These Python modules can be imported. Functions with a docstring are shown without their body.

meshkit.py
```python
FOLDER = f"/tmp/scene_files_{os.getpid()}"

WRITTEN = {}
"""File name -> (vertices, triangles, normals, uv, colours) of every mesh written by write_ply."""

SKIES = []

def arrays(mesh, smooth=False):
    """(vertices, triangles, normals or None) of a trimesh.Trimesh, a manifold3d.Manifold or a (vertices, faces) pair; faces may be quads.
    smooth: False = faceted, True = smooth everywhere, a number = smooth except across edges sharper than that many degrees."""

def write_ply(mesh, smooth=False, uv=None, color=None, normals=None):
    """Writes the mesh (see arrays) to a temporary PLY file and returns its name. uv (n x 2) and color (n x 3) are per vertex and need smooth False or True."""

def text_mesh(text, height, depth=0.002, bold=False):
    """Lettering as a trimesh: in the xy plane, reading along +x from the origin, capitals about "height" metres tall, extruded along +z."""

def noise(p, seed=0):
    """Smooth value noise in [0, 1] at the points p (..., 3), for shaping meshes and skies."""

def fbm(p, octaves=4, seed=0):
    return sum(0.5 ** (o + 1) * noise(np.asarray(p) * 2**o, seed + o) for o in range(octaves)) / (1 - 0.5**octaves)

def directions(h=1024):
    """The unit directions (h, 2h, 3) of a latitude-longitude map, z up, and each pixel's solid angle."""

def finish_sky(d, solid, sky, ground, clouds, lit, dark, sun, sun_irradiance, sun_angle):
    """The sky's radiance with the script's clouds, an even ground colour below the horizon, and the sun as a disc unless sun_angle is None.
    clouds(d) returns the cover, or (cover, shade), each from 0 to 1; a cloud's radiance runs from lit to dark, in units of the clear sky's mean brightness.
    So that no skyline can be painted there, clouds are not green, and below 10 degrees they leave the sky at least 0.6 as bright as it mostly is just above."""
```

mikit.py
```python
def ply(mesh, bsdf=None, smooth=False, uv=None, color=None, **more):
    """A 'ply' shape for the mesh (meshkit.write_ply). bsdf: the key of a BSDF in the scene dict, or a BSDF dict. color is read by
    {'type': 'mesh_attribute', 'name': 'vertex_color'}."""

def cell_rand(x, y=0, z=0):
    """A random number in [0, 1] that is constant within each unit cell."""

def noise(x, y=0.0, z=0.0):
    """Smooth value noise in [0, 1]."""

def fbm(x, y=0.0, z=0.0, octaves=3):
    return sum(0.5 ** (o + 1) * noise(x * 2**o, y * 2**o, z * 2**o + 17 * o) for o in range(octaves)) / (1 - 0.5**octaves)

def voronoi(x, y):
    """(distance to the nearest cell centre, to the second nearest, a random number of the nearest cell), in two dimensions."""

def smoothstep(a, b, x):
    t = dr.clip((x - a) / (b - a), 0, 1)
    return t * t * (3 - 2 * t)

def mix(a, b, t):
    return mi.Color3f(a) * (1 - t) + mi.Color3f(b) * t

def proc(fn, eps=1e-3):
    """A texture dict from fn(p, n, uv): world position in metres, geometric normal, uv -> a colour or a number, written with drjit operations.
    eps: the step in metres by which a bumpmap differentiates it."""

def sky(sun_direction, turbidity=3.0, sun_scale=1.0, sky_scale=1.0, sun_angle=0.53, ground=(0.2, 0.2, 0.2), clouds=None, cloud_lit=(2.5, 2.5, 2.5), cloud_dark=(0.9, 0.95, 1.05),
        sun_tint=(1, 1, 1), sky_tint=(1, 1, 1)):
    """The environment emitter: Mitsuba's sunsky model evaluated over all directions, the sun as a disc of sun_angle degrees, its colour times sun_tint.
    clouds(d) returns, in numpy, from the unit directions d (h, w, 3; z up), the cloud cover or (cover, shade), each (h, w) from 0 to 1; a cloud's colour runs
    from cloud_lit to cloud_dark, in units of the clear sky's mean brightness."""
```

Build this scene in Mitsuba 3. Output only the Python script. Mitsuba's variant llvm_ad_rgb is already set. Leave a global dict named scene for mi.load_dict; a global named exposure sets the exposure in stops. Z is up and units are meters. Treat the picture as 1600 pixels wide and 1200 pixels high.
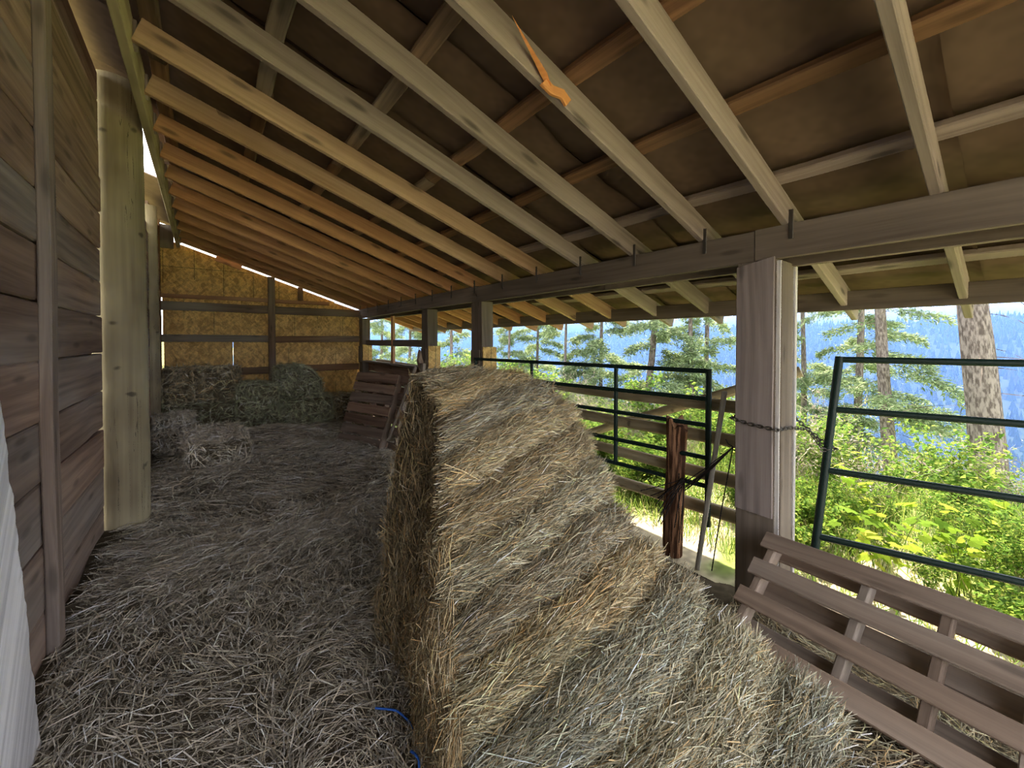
import math, numpy as np, trimesh, mitsuba as mi, mikit, meshkit
import drjit as dr
from mikit import noise, fbm, voronoi, cell_rand, smoothstep, mix, proc, ply
T = mi.ScalarTransform4f
rng = np.random.default_rng(7)
scene, labels = {}, {}

# ------------------------------------------------------------------ camera, sky, exposure
EYE = np.array([0.0, 0.0, 1.42])
YAW, PITCH, FPX, PPY = math.radians(37.4), math.radians(0.9), 630.0, 543.0
fwd = np.array([math.sin(YAW) * math.cos(PITCH), math.cos(YAW) * math.cos(PITCH), -math.sin(PITCH)])
scene['camera'] = {'type': 'perspective', 'fov': math.degrees(2 * math.atan(800 / FPX)), 'fov_axis': 'x', 'near_clip': 0.02, 'far_clip': 6000.0,
                   'principal_point_offset_x': 0.0, 'principal_point_offset_y': (600 - PPY) / 1200,
                   'to_world': T().look_at(origin=EYE.tolist(), target=(EYE + fwd).tolist(), up=[0, 0, 1])}
SUN = (0.56, 0.30, 0.80)


def clouds(d):
    n = meshkit.fbm(d * np.array([2.2, 2.2, 5.0]) + 3.1) if hasattr(meshkit, 'fbm') else meshkit.noise(d * 3)
    c = np.clip((n - 0.36) * 3.0, 0, 1)
    return np.clip(0.92 + 0.08 * c, 0, 1), 0.1 + 0 * c


scene['sky'] = mikit.sky(SUN, turbidity=3.5, sun_scale=0.75, sky_scale=1.0, ground=(0.16, 0.17, 0.08), clouds=clouds, cloud_lit=(2.6, 2.58, 2.6), cloud_dark=(1.1, 1.12, 1.2))
exposure = 4.3

# ------------------------------------------------------------------ helpers
def key_for(name):
    if name not in scene and name not in labels:
        return name
    i = 1
    while f'{name}_{i:03d}' in scene or f'{name}_{i:03d}' in labels:
        i += 1
    return f'{name}_{i:03d}'


def add(name, mesh, bsdf, smooth=False, label=None, cat=None, group=None, kind=None):
    key = key_for(name)
    if isinstance(mesh, tuple) and len(mesh) >= 3:
        v, f, uv = mesh[:3]
        col = mesh[3] if len(mesh) > 3 else None
        scene[key] = ply((v, f), bsdf, smooth=smooth, uv=uv, color=col)
    else:
        scene[key] = ply(mesh, bsdf, smooth=smooth)
    tag(key, label, cat, group, kind)
    return key


def tag(key, label=None, cat=None, group=None, kind=None):
    d = {k: v for k, v in (('label', label), ('category', cat), ('group', group), ('kind', kind)) if v}
    if d:
        labels[key] = d


def thing(name, label, cat, group=None, kind=None):
    key = key_for(name)
    tag(key, label, cat, group, kind)
    return key


def U(v):
    v = np.asarray(v, float)
    return v / np.linalg.norm(v)


BID = [0]


def new_id():
    BID[0] += 1
    return BID[0] % 180


def board(a, b, wdir, w, t, bevel=0.004, segs=3, wob=0.0015, wid=None, ends=0.0):
    """A sawn board from a to b, w wide along wdir and t thick: chamfered, slightly bowed; uv = (metres along, metres round + 10 * its number)."""
    a, b = np.asarray(a, float), np.asarray(b, float)
    L = np.linalg.norm(b - a)
    ax = (b - a) / L
    wd = np.asarray(wdir, float)
    wd = U(wd - ax * (wd @ ax))
    td = np.cross(ax, wd)
    c = min(bevel, w * .3, t * .3)
    hw, ht = w / 2, t / 2
    prof = np.array([[-hw + c, -ht], [hw - c, -ht], [hw, -ht + c], [hw, ht - c], [hw - c, ht], [-hw + c, ht], [-hw, ht - c], [-hw, -ht + c], [-hw + c, -ht]])
    arc = np.r_[0, np.cumsum(np.linalg.norm(np.diff(prof, axis=0), axis=1))]
    bid = new_id() if wid is None else wid
    u0 = (bid * 7.31) % 40
    n = segs + 1
    s = np.linspace(0, 1, n)
    off = np.zeros((n, 2))
    off[1:-1] = rng.normal(0, wob, (n - 2, 2))
    if segs == 1:
        off[:] = 0
    V, UV = [], []
    for i in range(n):
        sk = (rng.uniform(-ends, ends) if i in (0, n - 1) else 0)
        o = a + ax * (L * s[i])
        q = prof + off[i]
        V.append(o + q[:, :1] * wd + q[:, 1:] * td + ax * sk * prof[:, :1] / w)
        UV.append(np.c_[np.full(9, u0 + L * s[i]), arc + 10.0 * bid + .5])
    F = []
    for i in range(n - 1):
        for j in range(8):
            p, q = i * 9 + j, i * 9 + j + 1
            F += [[p, q, q + 9], [p, q + 9, p + 9]]
    base = n * 9
    for i, flip in ((0, True), (n - 1, False)):
        k = len(np.vstack(V))
        V.append(V[i][:8])
        UV.append(np.c_[u0 + prof[:8, 0] * .3, prof[:8, 1] * 2 + 10.0 * bid + 1.2])
        for j in range(1, 7):
            F.append([k, k + j + 1, k + j] if flip else [k, k + j, k + j + 1])
    return np.vstack(V), np.array(F), np.vstack(UV)


def join(ms):
    vs, fs, us, cs, n = [], [], [], [], 0
    for m in ms:
        vs.append(m[0]); fs.append(np.asarray(m[1]) + n); us.append(m[2])
        if len(m) > 3:
            cs.append(m[3])
        n += len(m[0])
    return (np.vstack(vs), np.vstack(fs), np.vstack(us)) + ((np.vstack(cs),) if cs else ())


def log(pts, radii, sides=20, rough=0.05, cap=True, ovals=None):
    """A round timber along the points."""
    pts = np.asarray(pts, float)
    radii = np.broadcast_to(radii, (len(pts),)).astype(float)
    tan = np.gradient(pts, axis=0)
    tan /= np.linalg.norm(tan, axis=1, keepdims=True)
    ref = np.array([0.31, 0.9, 0.2]) if abs(tan[0] @ U([0.31, .9, .2])) < .9 else np.array([1.0, 0, 0])
    A = np.cross(tan, ref); A /= np.linalg.norm(A, axis=1, keepdims=True)
    B = np.cross(tan, A)
    th = np.linspace(0, 2 * np.pi, sides + 1)
    dist = np.r_[0, np.cumsum(np.linalg.norm(np.diff(pts, axis=0), axis=1))]
    bid = new_id()
    sd = rng.uniform(0, 50)
    ring = np.stack([np.cos(th), np.sin(th)], 1)
    nz = meshkit.noise(np.stack([np.repeat(dist[:, None] * 4, sides + 1, 1) + sd, np.tile(ring[:, 0] * 1.3, (len(pts), 1)) + 9, np.tile(ring[:, 1] * 1.3, (len(pts), 1)) + 9], -1)) - .5
    r = radii[:, None] * (1 + rough * 2 * nz)
    V = pts[:, None] + r[..., None] * (ring[None, :, :1] * A[:, None] + ring[None, :, 1:] * B[:, None])
    UV = np.stack([np.repeat(dist[:, None], sides + 1, 1) + sd, np.tile(th * radii.mean(), (len(pts), 1)) + 10.0 * bid + .5], -1)
    i, j = np.meshgrid(np.arange(len(pts) - 1), np.arange(sides), indexing='ij')
    p = (i * (sides + 1) + j).ravel()
    F = np.vstack([np.c_[p, p + 1, p + sides + 2], np.c_[p, p + sides + 2, p + sides + 1]])
    V, UV = V.reshape(-1, 3), UV.reshape(-1, 2)
    if cap:
        for k, fl in ((0, 1), (len(pts) - 1, 0)):
            n0 = len(V)
            V = np.vstack([V, V[k * (sides + 1):(k + 1) * (sides + 1)], pts[k:k + 1]])
            e = np.c_[ring * radii[k] * .5 + [sd, 10.0 * bid + 1.5]]
            UV = np.vstack([UV, e, [[sd, 10.0 * bid + 1.5]]])
            q = np.arange(sides) + n0
            c = np.full(sides, n0 + sides + 1)
            F = np.vstack([F, np.c_[q + 1, q, c] if fl else np.c_[q, q + 1, c]])
    return V, F, UV


def tube(pts, r, sides=8):
    return log(pts, r, sides, 0.0)


def strands(P, D, L, W, bend, colors, roll=None, N=None):
    """Straws: one bent ribbon of four triangles each, with a colour of its own. All vectorised."""
    n = len(P)
    D = D / np.linalg.norm(D, axis=1, keepdims=True)
    R = rng.normal(size=(n, 3)) if N is None else N + rng.normal(0, .6, (n, 3))
    S = np.cross(D, R); S /= np.linalg.norm(S, axis=1, keepdims=True) + 1e-9
    Bv = np.cross(D, S)
    V = np.empty((n, 6, 3))
    for k, (s, ws) in enumerate(((-.5, .8), (0.0, 1.0), (.5, .45))):
        c = P + D * (L * s)[:, None] + (Bv * .6 + S * .4) * (bend * (1 - 4 * s * s))[:, None]
        V[:, 2 * k] = c - S * (W * ws / 2)[:, None]
        V[:, 2 * k + 1] = c + S * (W * ws / 2)[:, None]
    f = np.array([[0, 1, 3], [0, 3, 2], [2, 3, 5], [2, 5, 4]])
    F = (f[None] + (np.arange(n) * 6)[:, None, None]).reshape(-1, 3)
    C = np.repeat(colors, 6, axis=0)
    return V.reshape(-1, 3), F, np.zeros((n * 6, 2)), C


def paint(n, palette, var=.18, weights=None):
    p = np.array(palette)[rng.choice(len(palette), n, p=weights)]
    return np.clip(p * np.exp(rng.normal(0, var, (n, 1))), 0.01, .85)


# ------------------------------------------------------------------ materials
def two(b):
    return {'type': 'twosided', 'bsdf': b}


def wood(light, dark, rough=.8, grain=1.0, tone=.35, knots=.5, grey=None, spec=.25):
    def fn(p, n, uv):
        u, v = uv.x, uv.y
        bid = dr.floor(v / 10)
        vv = v - bid * 10
        r1, r2 = cell_rand(bid, 3), cell_rand(bid, 8)
        warp = noise(u * 1.3, vv * 6 + bid * 3) * .05
        g = fbm(u * 1.4, (vv + warp) * 42 + bid * 5, 0, 3)
        fine = noise(u * 9, vv * 420)
        d1, d2, w = voronoi(u * 1.7 + r1 * 9, vv * 6.5 + bid * 2.3)
        kn = (1 - smoothstep(.04, .16, d1)) * dr.select(w > .42, 1.0, 0.0) * knots
        blotch = fbm(u * 1.1 + 5, vv * 4, bid * .7, 2)
        t = dr.clip((g - .5) * .95 * grain + .48 + (blotch - .5) * 1.0 + (fine - .5) * .16, 0, 1)
        c = mix(dark, light, t) * (1 - tone / 2 + tone * r1)
        if grey is not None:
            c = mix(c, mi.Color3f(grey) * (.6 + .7 * t), smoothstep(.35, .8, blotch * .6 + r2 * .4))
        return c * (1 - .72 * kn)
    return two({'type': 'principled', 'base_color': proc(fn), 'roughness': rough, 'specular': spec})


def vcol(rough=.8, gain=1.0):
    return two({'type': 'diffuse', 'reflectance': {'type': 'mesh_attribute', 'name': 'vertex_color'}})


scene['grey_wood'] = wood((.43, .365, .325), (.24, .195, .168), tone=.3, knots=.75)
scene['pine_wood'] = wood((.68, .40, .22), (.42, .20, .10), tone=.4, knots=.7)
scene['tan_wood'] = wood((.58, .42, .29), (.36, .22, .13), tone=.3, knots=.7)
scene['brown_wood'] = wood((.33, .19, .10), (.13, .07, .04), tone=.8, grey=(.27, .23, .18))
scene['plank_wood'] = wood((.40, .275, .205), (.18, .113, .086), tone=.5, grain=1.1, grey=(.25, .21, .185))
scene['post_wood'] = wood((.42, .36, .35), (.20, .165, .16), tone=.3)
scene['beam_wood'] = wood((.235, .195, .16), (.115, .09, .072), tone=.3)
scene['pallet_wood'] = wood((.36, .27, .21), (.18, .13, .10), tone=.5, grey=(.31, .265, .23))
scene['raw_wood'] = wood((.85, .42, .16), (.6, .2, .06), tone=.2, knots=0)
scene['pale_sheet'] = wood((.85, .83, .82), (.45, .43, .43), tone=.1, knots=.2, grain=1.5)


def log_fn(p, n, uv):
    u, v = uv.x, uv.y
    bid = dr.floor(v / 10)
    vv = v - bid * 10
    g = fbm(u * 1.2, vv * 40, bid, 3)
    b = fbm(u * 3, vv * 5, bid + 4, 3)
    d1, d2, w = voronoi(u * 3.6, vv * 2.6 + bid)
    kn = (1 - smoothstep(.02, .09, d1 + .1 * (fbm(u * 30, vv * 14, 2, 2) - .5))) * dr.select(w > .45, 1.0, 0.0)
    ck = (1 - smoothstep(.0, .014, dr.abs(g - .5))) * smoothstep(.5, .65, noise(u * .9, vv * 9, 3))
    return mix((.24, .19, .12), (.46, .40, .26), dr.clip(g * .7 + (b - .5) * 1.2 + .15, 0, 1)) * (1 - .6 * kn) * (1 - .55 * ck)


scene['log_wood'] = {'type': 'principled', 'base_color': proc(log_fn), 'roughness': .75, 'specular': .3}


def bark_fn(p, n, uv):
    u, v = uv.x, uv.y
    b = fbm(u * 16, v * 75, 2, 3)
    return mix((.085, .07, .066), (.23, .20, .19), smoothstep(.25, .75, b))


scene['bark'] = two({'type': 'diffuse', 'reflectance': proc(bark_fn)})
scene['stump_wood'] = two({'type': 'diffuse', 'reflectance': proc(lambda p, n, uv: mix((.06, .03, .02), (.36, .2, .12), smoothstep(.3, .7, fbm(uv.x * 6, uv.y * 60, 0, 3))))})


def osb_fn(p, n, uv):
    u, v = uv.x, uv.y
    bid = dr.floor(v / 10)
    vv = v - bid * 10
    out = mi.Float(0.5)
    a, b, w1 = voronoi(u * 20 + noise(vv * 17, u * 6) * 2.0, vv * 7)
    c, d, w2 = voronoi((u + vv) * 9 + 7, (u - vv) * 24 + 3)
    e, f, w3 = voronoi((u - vv) * 8.5 + 27, (u + vv) * 25 + 13)
    t = w1 * .34 + w2 * .33 + w3 * .33
    edge = smoothstep(0, .12, f - e) * smoothstep(0, .1, d - c)
    col = mix((.55, .31, .085), (.92, .63, .23), dr.clip((t - .5) * 1.9 + .5, 0, 1)) * (.72 + .28 * edge)
    lx = dr.abs(u / .4064 - dr.floor(u / .4064 + .5)) * .4064
    ly = dr.abs(vv / .6096 - dr.floor(vv / .6096 + .5)) * .6096
    on = dr.minimum(lx + dr.select(noise(vv * 3, dr.floor(u / .4 + .5)) > .38, 0.0, 1.0), ly + dr.select(noise(u * 1.5, 4) > .3, 0.0, 1.0))
    return col * (1 - .55 * (1 - smoothstep(.003, .007, on)))


scene['osb'] = {'type': 'principled', 'base_color': proc(osb_fn), 'roughness': .6, 'specular': .35}


def sheet_fn(p, n, uv):
    b = fbm(p.x * 3, p.y * 3, 1, 3)
    c = noise(p.x * 30, p.y * 30)
    return mix((.14, .095, .066), (.23, .165, .118), b) * (.9 + .2 * c)


scene['roof_felt'] = two({'type': 'diffuse', 'reflectance': proc(sheet_fn)})
scene['hay'] = vcol()
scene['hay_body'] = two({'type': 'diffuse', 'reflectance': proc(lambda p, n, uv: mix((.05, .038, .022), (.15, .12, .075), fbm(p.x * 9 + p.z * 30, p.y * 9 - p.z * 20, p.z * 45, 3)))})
scene['dirt'] = two({'type': 'diffuse', 'reflectance': proc(lambda p, n, uv: mix((.05, .042, .03), (.15, .125, .09), fbm(p.x * 14, p.y * 26, 0, 3)))})


def ground_fn(p, n, uv):
    b = fbm(p.x * 1.5, p.y * 1.5, 0, 3)
    c = noise(p.x * 25, p.y * 25)
    return mix((.52, .46, .34), (.22, .29, .09), smoothstep(.36, .55, b + .3 * smoothstep(3.5, 4.6, p.x) - .12)) * (.7 + .6 * c)


scene['ground_mat'] = two({'type': 'diffuse', 'reflectance': proc(ground_fn)})
scene['leaf'] = {'type': 'principledthin', 'base_color': {'type': 'mesh_attribute', 'name': 'vertex_color'}, 'roughness': .55, 'diff_trans': 1.0, 'spec_trans': 0.0}
scene['hill_mat'] = two({'type': 'diffuse', 'reflectance': proc(lambda p, n, uv: mix((.035, .06, .025), (.09, .11, .05), fbm(p.x * .02, p.y * .02, p.z * .02, 3)))})
scene['hill_tree_mat'] = vcol()
scene['green_paint'] = {'type': 'principled', 'base_color': {'type': 'rgb', 'value': [.006, .02, .017]}, 'roughness': .5, 'specular': .3}
scene['steel'] = {'type': 'principled', 'base_color': {'type': 'rgb', 'value': [.12, .11, .10]}, 'roughness': .5, 'metallic': .8}
scene['galvanised'] = {'type': 'principled', 'base_color': {'type': 'rgb', 'value': [.45, .45, .43]}, 'roughness': .5, 'metallic': .6}
scene['black_twine_bsdf'] = {'type': 'diffuse', 'reflectance': {'type': 'rgb', 'value': [.035, .03, .03]}}
scene['blue_twine_bsdf'] = {'type': 'diffuse', 'reflectance': {'type': 'rgb', 'value': [.05, .16, .6]}}
scene['handle_wood'] = wood((.52, .50, .46), (.30, .28, .25), tone=0, knots=0)

# ------------------------------------------------------------------ the shed: floor
YE = -2.0            # the shed's open end, just behind the photographer
BX = 2.6            # inner face of the post line
WX = -0.56          # face of the plank wall
BY = 8.75           # face of the end wall


def floor_h(x, y):
    x, y = np.asarray(x, float), np.asarray(y, float)
    p = np.stack([x * 1.3 + 3, y * 1.3, 0 * x], -1)
    q = np.stack([x * 4 + 3, y * 4, 0 * x + 5], -1)
    h = .10 * (meshkit.noise(p) - .45) + .045 * (meshkit.noise(q) - .5)
    h = h + .09 * np.exp(-((x + .5) / .35) ** 2) * np.exp(-((y - 3.2) / 1.1) ** 2)
    h = h + .22 * np.exp(-((x - .75) / .55) ** 2 - ((y - 6.3) / .8) ** 2)
    h = h + .10 * np.exp(-((x + .1) / .5) ** 2 - ((y - 4.9) / .5) ** 2)
    out = np.clip((x - 1.75) / .9, 0, 1)
    return h * (1 - .6 * out) - .2 * out


def grid_mesh(xs, ys, hf):
    X, Y = np.meshgrid(xs, ys, indexing='ij')
    V = np.stack([X, Y, hf(X, Y)], -1).reshape(-1, 3)
    n, m = X.shape
    i, j = np.meshgrid(np.arange(n - 1), np.arange(m - 1), indexing='ij')
    p = (i * m + j).ravel()
    F = np.vstack([np.c_[p, p + m, p + m + 1], np.c_[p, p + m + 1, p + 1]])
    return V, F, V[:, :2].copy()


add('floor', grid_mesh(np.linspace(-.62, 2.95, 80), np.linspace(-2.05, 8.9, 225), floor_h), 'dirt', smooth=True,
    label='uneven earth floor of the shed hidden under trodden hay', kind='structure')


def ground_h(x, y):
    x, y = np.asarray(x, float), np.asarray(y, float)
    n = meshkit.noise(np.stack([x * .8, y * .8, 0 * x], -1)) - .5
    h = -.2 + .12 * n
    far = np.clip(x - 5.5, 0, None)
    return h - .30 * far - .0012 * far ** 2


xs = np.r_[np.linspace(2.7, 9, 50), np.linspace(9.3, 60, 40), np.linspace(62, 270, 18)]
ys = np.r_[np.linspace(-300, -22, 20), np.linspace(-20, 40, 110), np.linspace(42, 1300, 40)]
add('ground', grid_mesh(xs, ys, ground_h), 'ground_mat', smooth=True, label='sunlit grassy ground sloping away below the shed', kind='structure')
# ground behind and before the shed, level
add('ground', grid_mesh(np.linspace(-14, 2.72, 30), np.linspace(-16, -2.04, 30), lambda x, y: -.2 + .08 * (meshkit.noise(np.stack([x, y, 0 * x], -1)) - .5)), 'ground_mat', smooth=True,
    label='bare yard ground at the open end of the shed', kind='structure')

# ------------------------------------------------------------------ roof
SL = .338
AN = math.atan(SL)
sd = np.array([math.cos(AN), 0, -math.sin(AN)])          # down the slope
nu = np.array([math.sin(AN), 0, math.cos(AN)])           # out of the roof


def zrb(x):
    return 2.075 - SL * (x - 2.6)


def on_roof(x, y, h):
    """A point h above the rafters' underside, measured square to the roof."""
    return np.array([x, y, zrb(x)]) + nu * h


RY = [-1.45, -.88, -.31, .29, .875, 1.36, 1.90, 2.45, 3.03, 3.6, 4.17, 4.74, 5.3, 5.87, 6.44, 7.02, 7.6, 8.17, 8.62]
tag('ceiling', 'shed roof seen from below with rafters, purlins and dark felt sheets', kind='structure')
for k, y in enumerate(RY):
    jy = rng.normal(0, .012)
    m = board(on_roof(-.295, y + jy, .07), on_roof(4.06 + rng.uniform(-.03, .03), y - jy, .07), nu, .14, .04, segs=5, wob=.002)
    add('ceiling__rafter', m, 'grey_wood' if y < 2.9 else 'tan_wood' if y < 4 else 'pine_wood', label='rafter splintered at its lower edge' if abs(y - 1.36) < .01 else None)
for x in (-.26, .28, .81, 1.34, 1.855, 2.39, 2.95, 3.5, 4.03):
    y0 = YE + .05
    for y1 in (3.2 + rng.uniform(-.4, .4), 8.75):
        m = board(on_roof(x, y0, .16), on_roof(x + rng.normal(0, .01), y1, .16), sd, .09, .04, segs=8, wob=.005, bevel=.007)
        add('ceiling__purlin', m, 'grey_wood' if x > 2.3 and y1 < 5 else 'brown_wood')
        y0 = y1 + .004
# felt sheets, each lapped over its neighbour and sagging between the purlins
y0 = YE
k = 0
while y0 < 8.8:
    wdt = .74
    n, mm = 70, 9
    X, S = np.meshgrid(np.linspace(-1.4 if y0 < 3.7 else -.42, 4.2, n), np.linspace(0, 1, mm) ** 1.6, indexing='ij')
    Y = y0 + S * (wdt + .05)
    sag = -.014 * np.abs(np.sin((X - .28) / .53 * np.pi)) * (1 - .3 * np.cos(S * 2 * np.pi)) - .03 * np.clip(meshkit.noise(np.stack([X * 1.4, Y * 2, 0 * X + k], -1)) - .55, 0, 1)
    lift = .185 + .012 * S ** 3 + .003 * (k % 2) + .02
    P = np.stack([X, Y, zrb(X)], -1) + nu * (lift + sag)[..., None]
    P = P - nu * (.034 * np.exp(-S * 22))[..., None] * np.clip(.6 + np.sin(X * 5 + k), .3, 1.2)[..., None]
    P = np.concatenate([P, P + nu * .004], 0).reshape(-1, 3)
    i, j = np.meshgrid(np.arange(2 * n - 1), np.arange(mm - 1), indexing='ij')
    keep = (i.ravel() != n - 1)
    p = (i * mm + j).ravel()[keep]
    F = np.vstack([np.c_[p, p + mm, p + mm + 1], np.c_[p, p + mm + 1, p + 1]])
    add('ceiling__felt_sheet', (P, F, P[:, :2].copy()), 'roof_felt', smooth=True)
    y0 += wdt
    k += 1
# one steel sheet roof over all (keeps daylight out), seen only from outside
for xa, ya, yb in ((-1.5, YE - .02, 4.35), (-.44, 4.36, 6.4), (-1.5, 6.41, 8.95)):
    a, b = on_roof(xa, 0, .255), on_roof(4.24, 0, .255)
    add('ceiling__roof_cover', board([(a[0] + b[0]) / 2, ya, (a[2] + b[2]) / 2], [(a[0] + b[0]) / 2, yb, (a[2] + b[2]) / 2], sd, np.linalg.norm(b - a), .012, segs=1), 'roof_felt')
add('ceiling__fascia', board([3.78, YE, zrb(3.78) + .045], [3.78, 8.75, zrb(3.78) + .035], [0, 0, 1], .14, .04, segs=6), 'beam_wood', label='dark board on edge under the eave')
add('ceiling__ledger', board([-.318, YE, zrb(-.318) + .03], [-.318, 8.7, zrb(-.318) + .03], [0, 0, 1], .24, .045, segs=6), 'log_wood')
for y in RY[4:]:
    add('ceiling__cleat', board([-.287, y + .055, zrb(-.32) - .01], [-.287, y + .055, zrb(-.32) + .13], [0, 1, 0], .07, .02, segs=1), 'grey_wood')

# ------------------------------------------------------------------ beam and posts
sb = thing('support_beam', 'long doubled timber beam carrying the rafters on the square posts', 'beam')
for y0, y1, dz in ((YE, 1.03, 0), (1.035, 4.1, -.006), (4.105, 8.72, .004)):
    add(sb + '__inner_ply', board([BX + .02, y0, 1.985 + dz], [BX + .02, y1, 1.985 + dz], [0, 0, 1], .186, .042, segs=4), 'beam_wood')
for y0, y1 in ((YE, 2.3), (2.305, 5.6), (5.605, 8.72)):
    add(sb + '__outer_ply', board([BX + .195, y0, 1.955], [BX + .195, y1, 1.955], [0, 0, 1], .186, .042, segs=4), 'beam_wood')
for y in RY[4:]:
    m1 = board([BX - .006, y - .03, 1.99], [BX - .006, y - .03, 2.15], [0, 1, 0], .022, .006, segs=1)
    add('ceiling__rafter_tie', m1, 'steel')


def post(y, w, d, mat, label, collar, z0=-.3):
    t = thing('timber_post', label, 'post')
    add(t + '__shaft', board([BX + d / 2, y, z0], [BX + d / 2, y, 1.89], [0, 1, 0], w, d, bevel=.006, segs=6), mat)
    if collar:
        zc = 1.185
        add(t + '__collar', board([BX + d / 2 + .02, y - w / 2 - .012, zc - .165], [BX + d / 2 + .02, y - w / 2 - .012, zc + .165], [1, 0, 0], d + .03, .02, segs=1), 'osb', label='pale particle board block nailed round the post')
        add(t + '__collar', board([BX - .012, y, zc - .2], [BX - .012, y, zc + .13], [0, 1, 0], w * .8, .02, segs=1), 'beam_wood')
    return t


p1 = post(1.022, .215, .22, 'beam_wood', 'square grey timber post nearest the camera with a chain round it', False)
add(p1 + '__face_board', board([BX + .115, .905, -.3], [BX + .115, .905, 1.88], [1, 0, 0], .17, .02, segs=3), 'beam_wood')
add(p1 + '__face_board', board([BX - .009, 1.024, .40], [BX - .009, 1.024, 1.885], [0, 1, 0], .205, .016, segs=5, ends=.05), 'post_wood', label='pale weathered facing board, dark timber bare below it')
add(p1 + '__edge_strip', board([BX + .222, .90, -.25], [BX + .222, .90, 1.88], [1, 0, 0], .028, .03, segs=2), 'pale_sheet', label='pale edge strip')
add(p1 + '__edge_strip', board([BX + .005, .905, -.25], [BX + .005, .905, 1.88], [1, 0, 0], .008, .024, segs=2), 'pale_sheet')
post(4.105, .235, .165, 'beam_wood', 'square timber post behind the top of the big bale, gate tube ends on it', True)
post(5.535, .20, .165, 'beam_wood', 'square timber post behind the leaning pallets', True)
post(8.60, .20, .165, 'beam_wood', 'square timber post in the far corner against the particle board wall', True)

# far bay: half wall and open frame
tag('wall_right', 'low boarded half wall with an open frame above in the far bay', kind='structure')
z = -.1
while z < .98:
    add('wall_right__board', board([BX + .14, 5.62, z + .09], [BX + .14, 8.5, z + .09], [0, 0, 1], .176, .025, segs=2), 'plank_wood')
    z += .182
add('wall_right__sill', board([BX + .09, 5.63, 1.005], [BX + .09, 8.5, 1.005], [1, 0, 0], .14, .035, segs=2), 'beam_wood')
add('wall_right__rail', board([BX + .1, 5.63, 1.385], [BX + .1, 8.5, 1.39], [0, 0, 1], .11, .04, segs=2), 'beam_wood')
add('wall_right__stud', board([BX + .1, 7.05, 1.02], [BX + .1, 7.05, 1.87], [0, 1, 0], .09, .045, segs=2), 'pine_wood')

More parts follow.
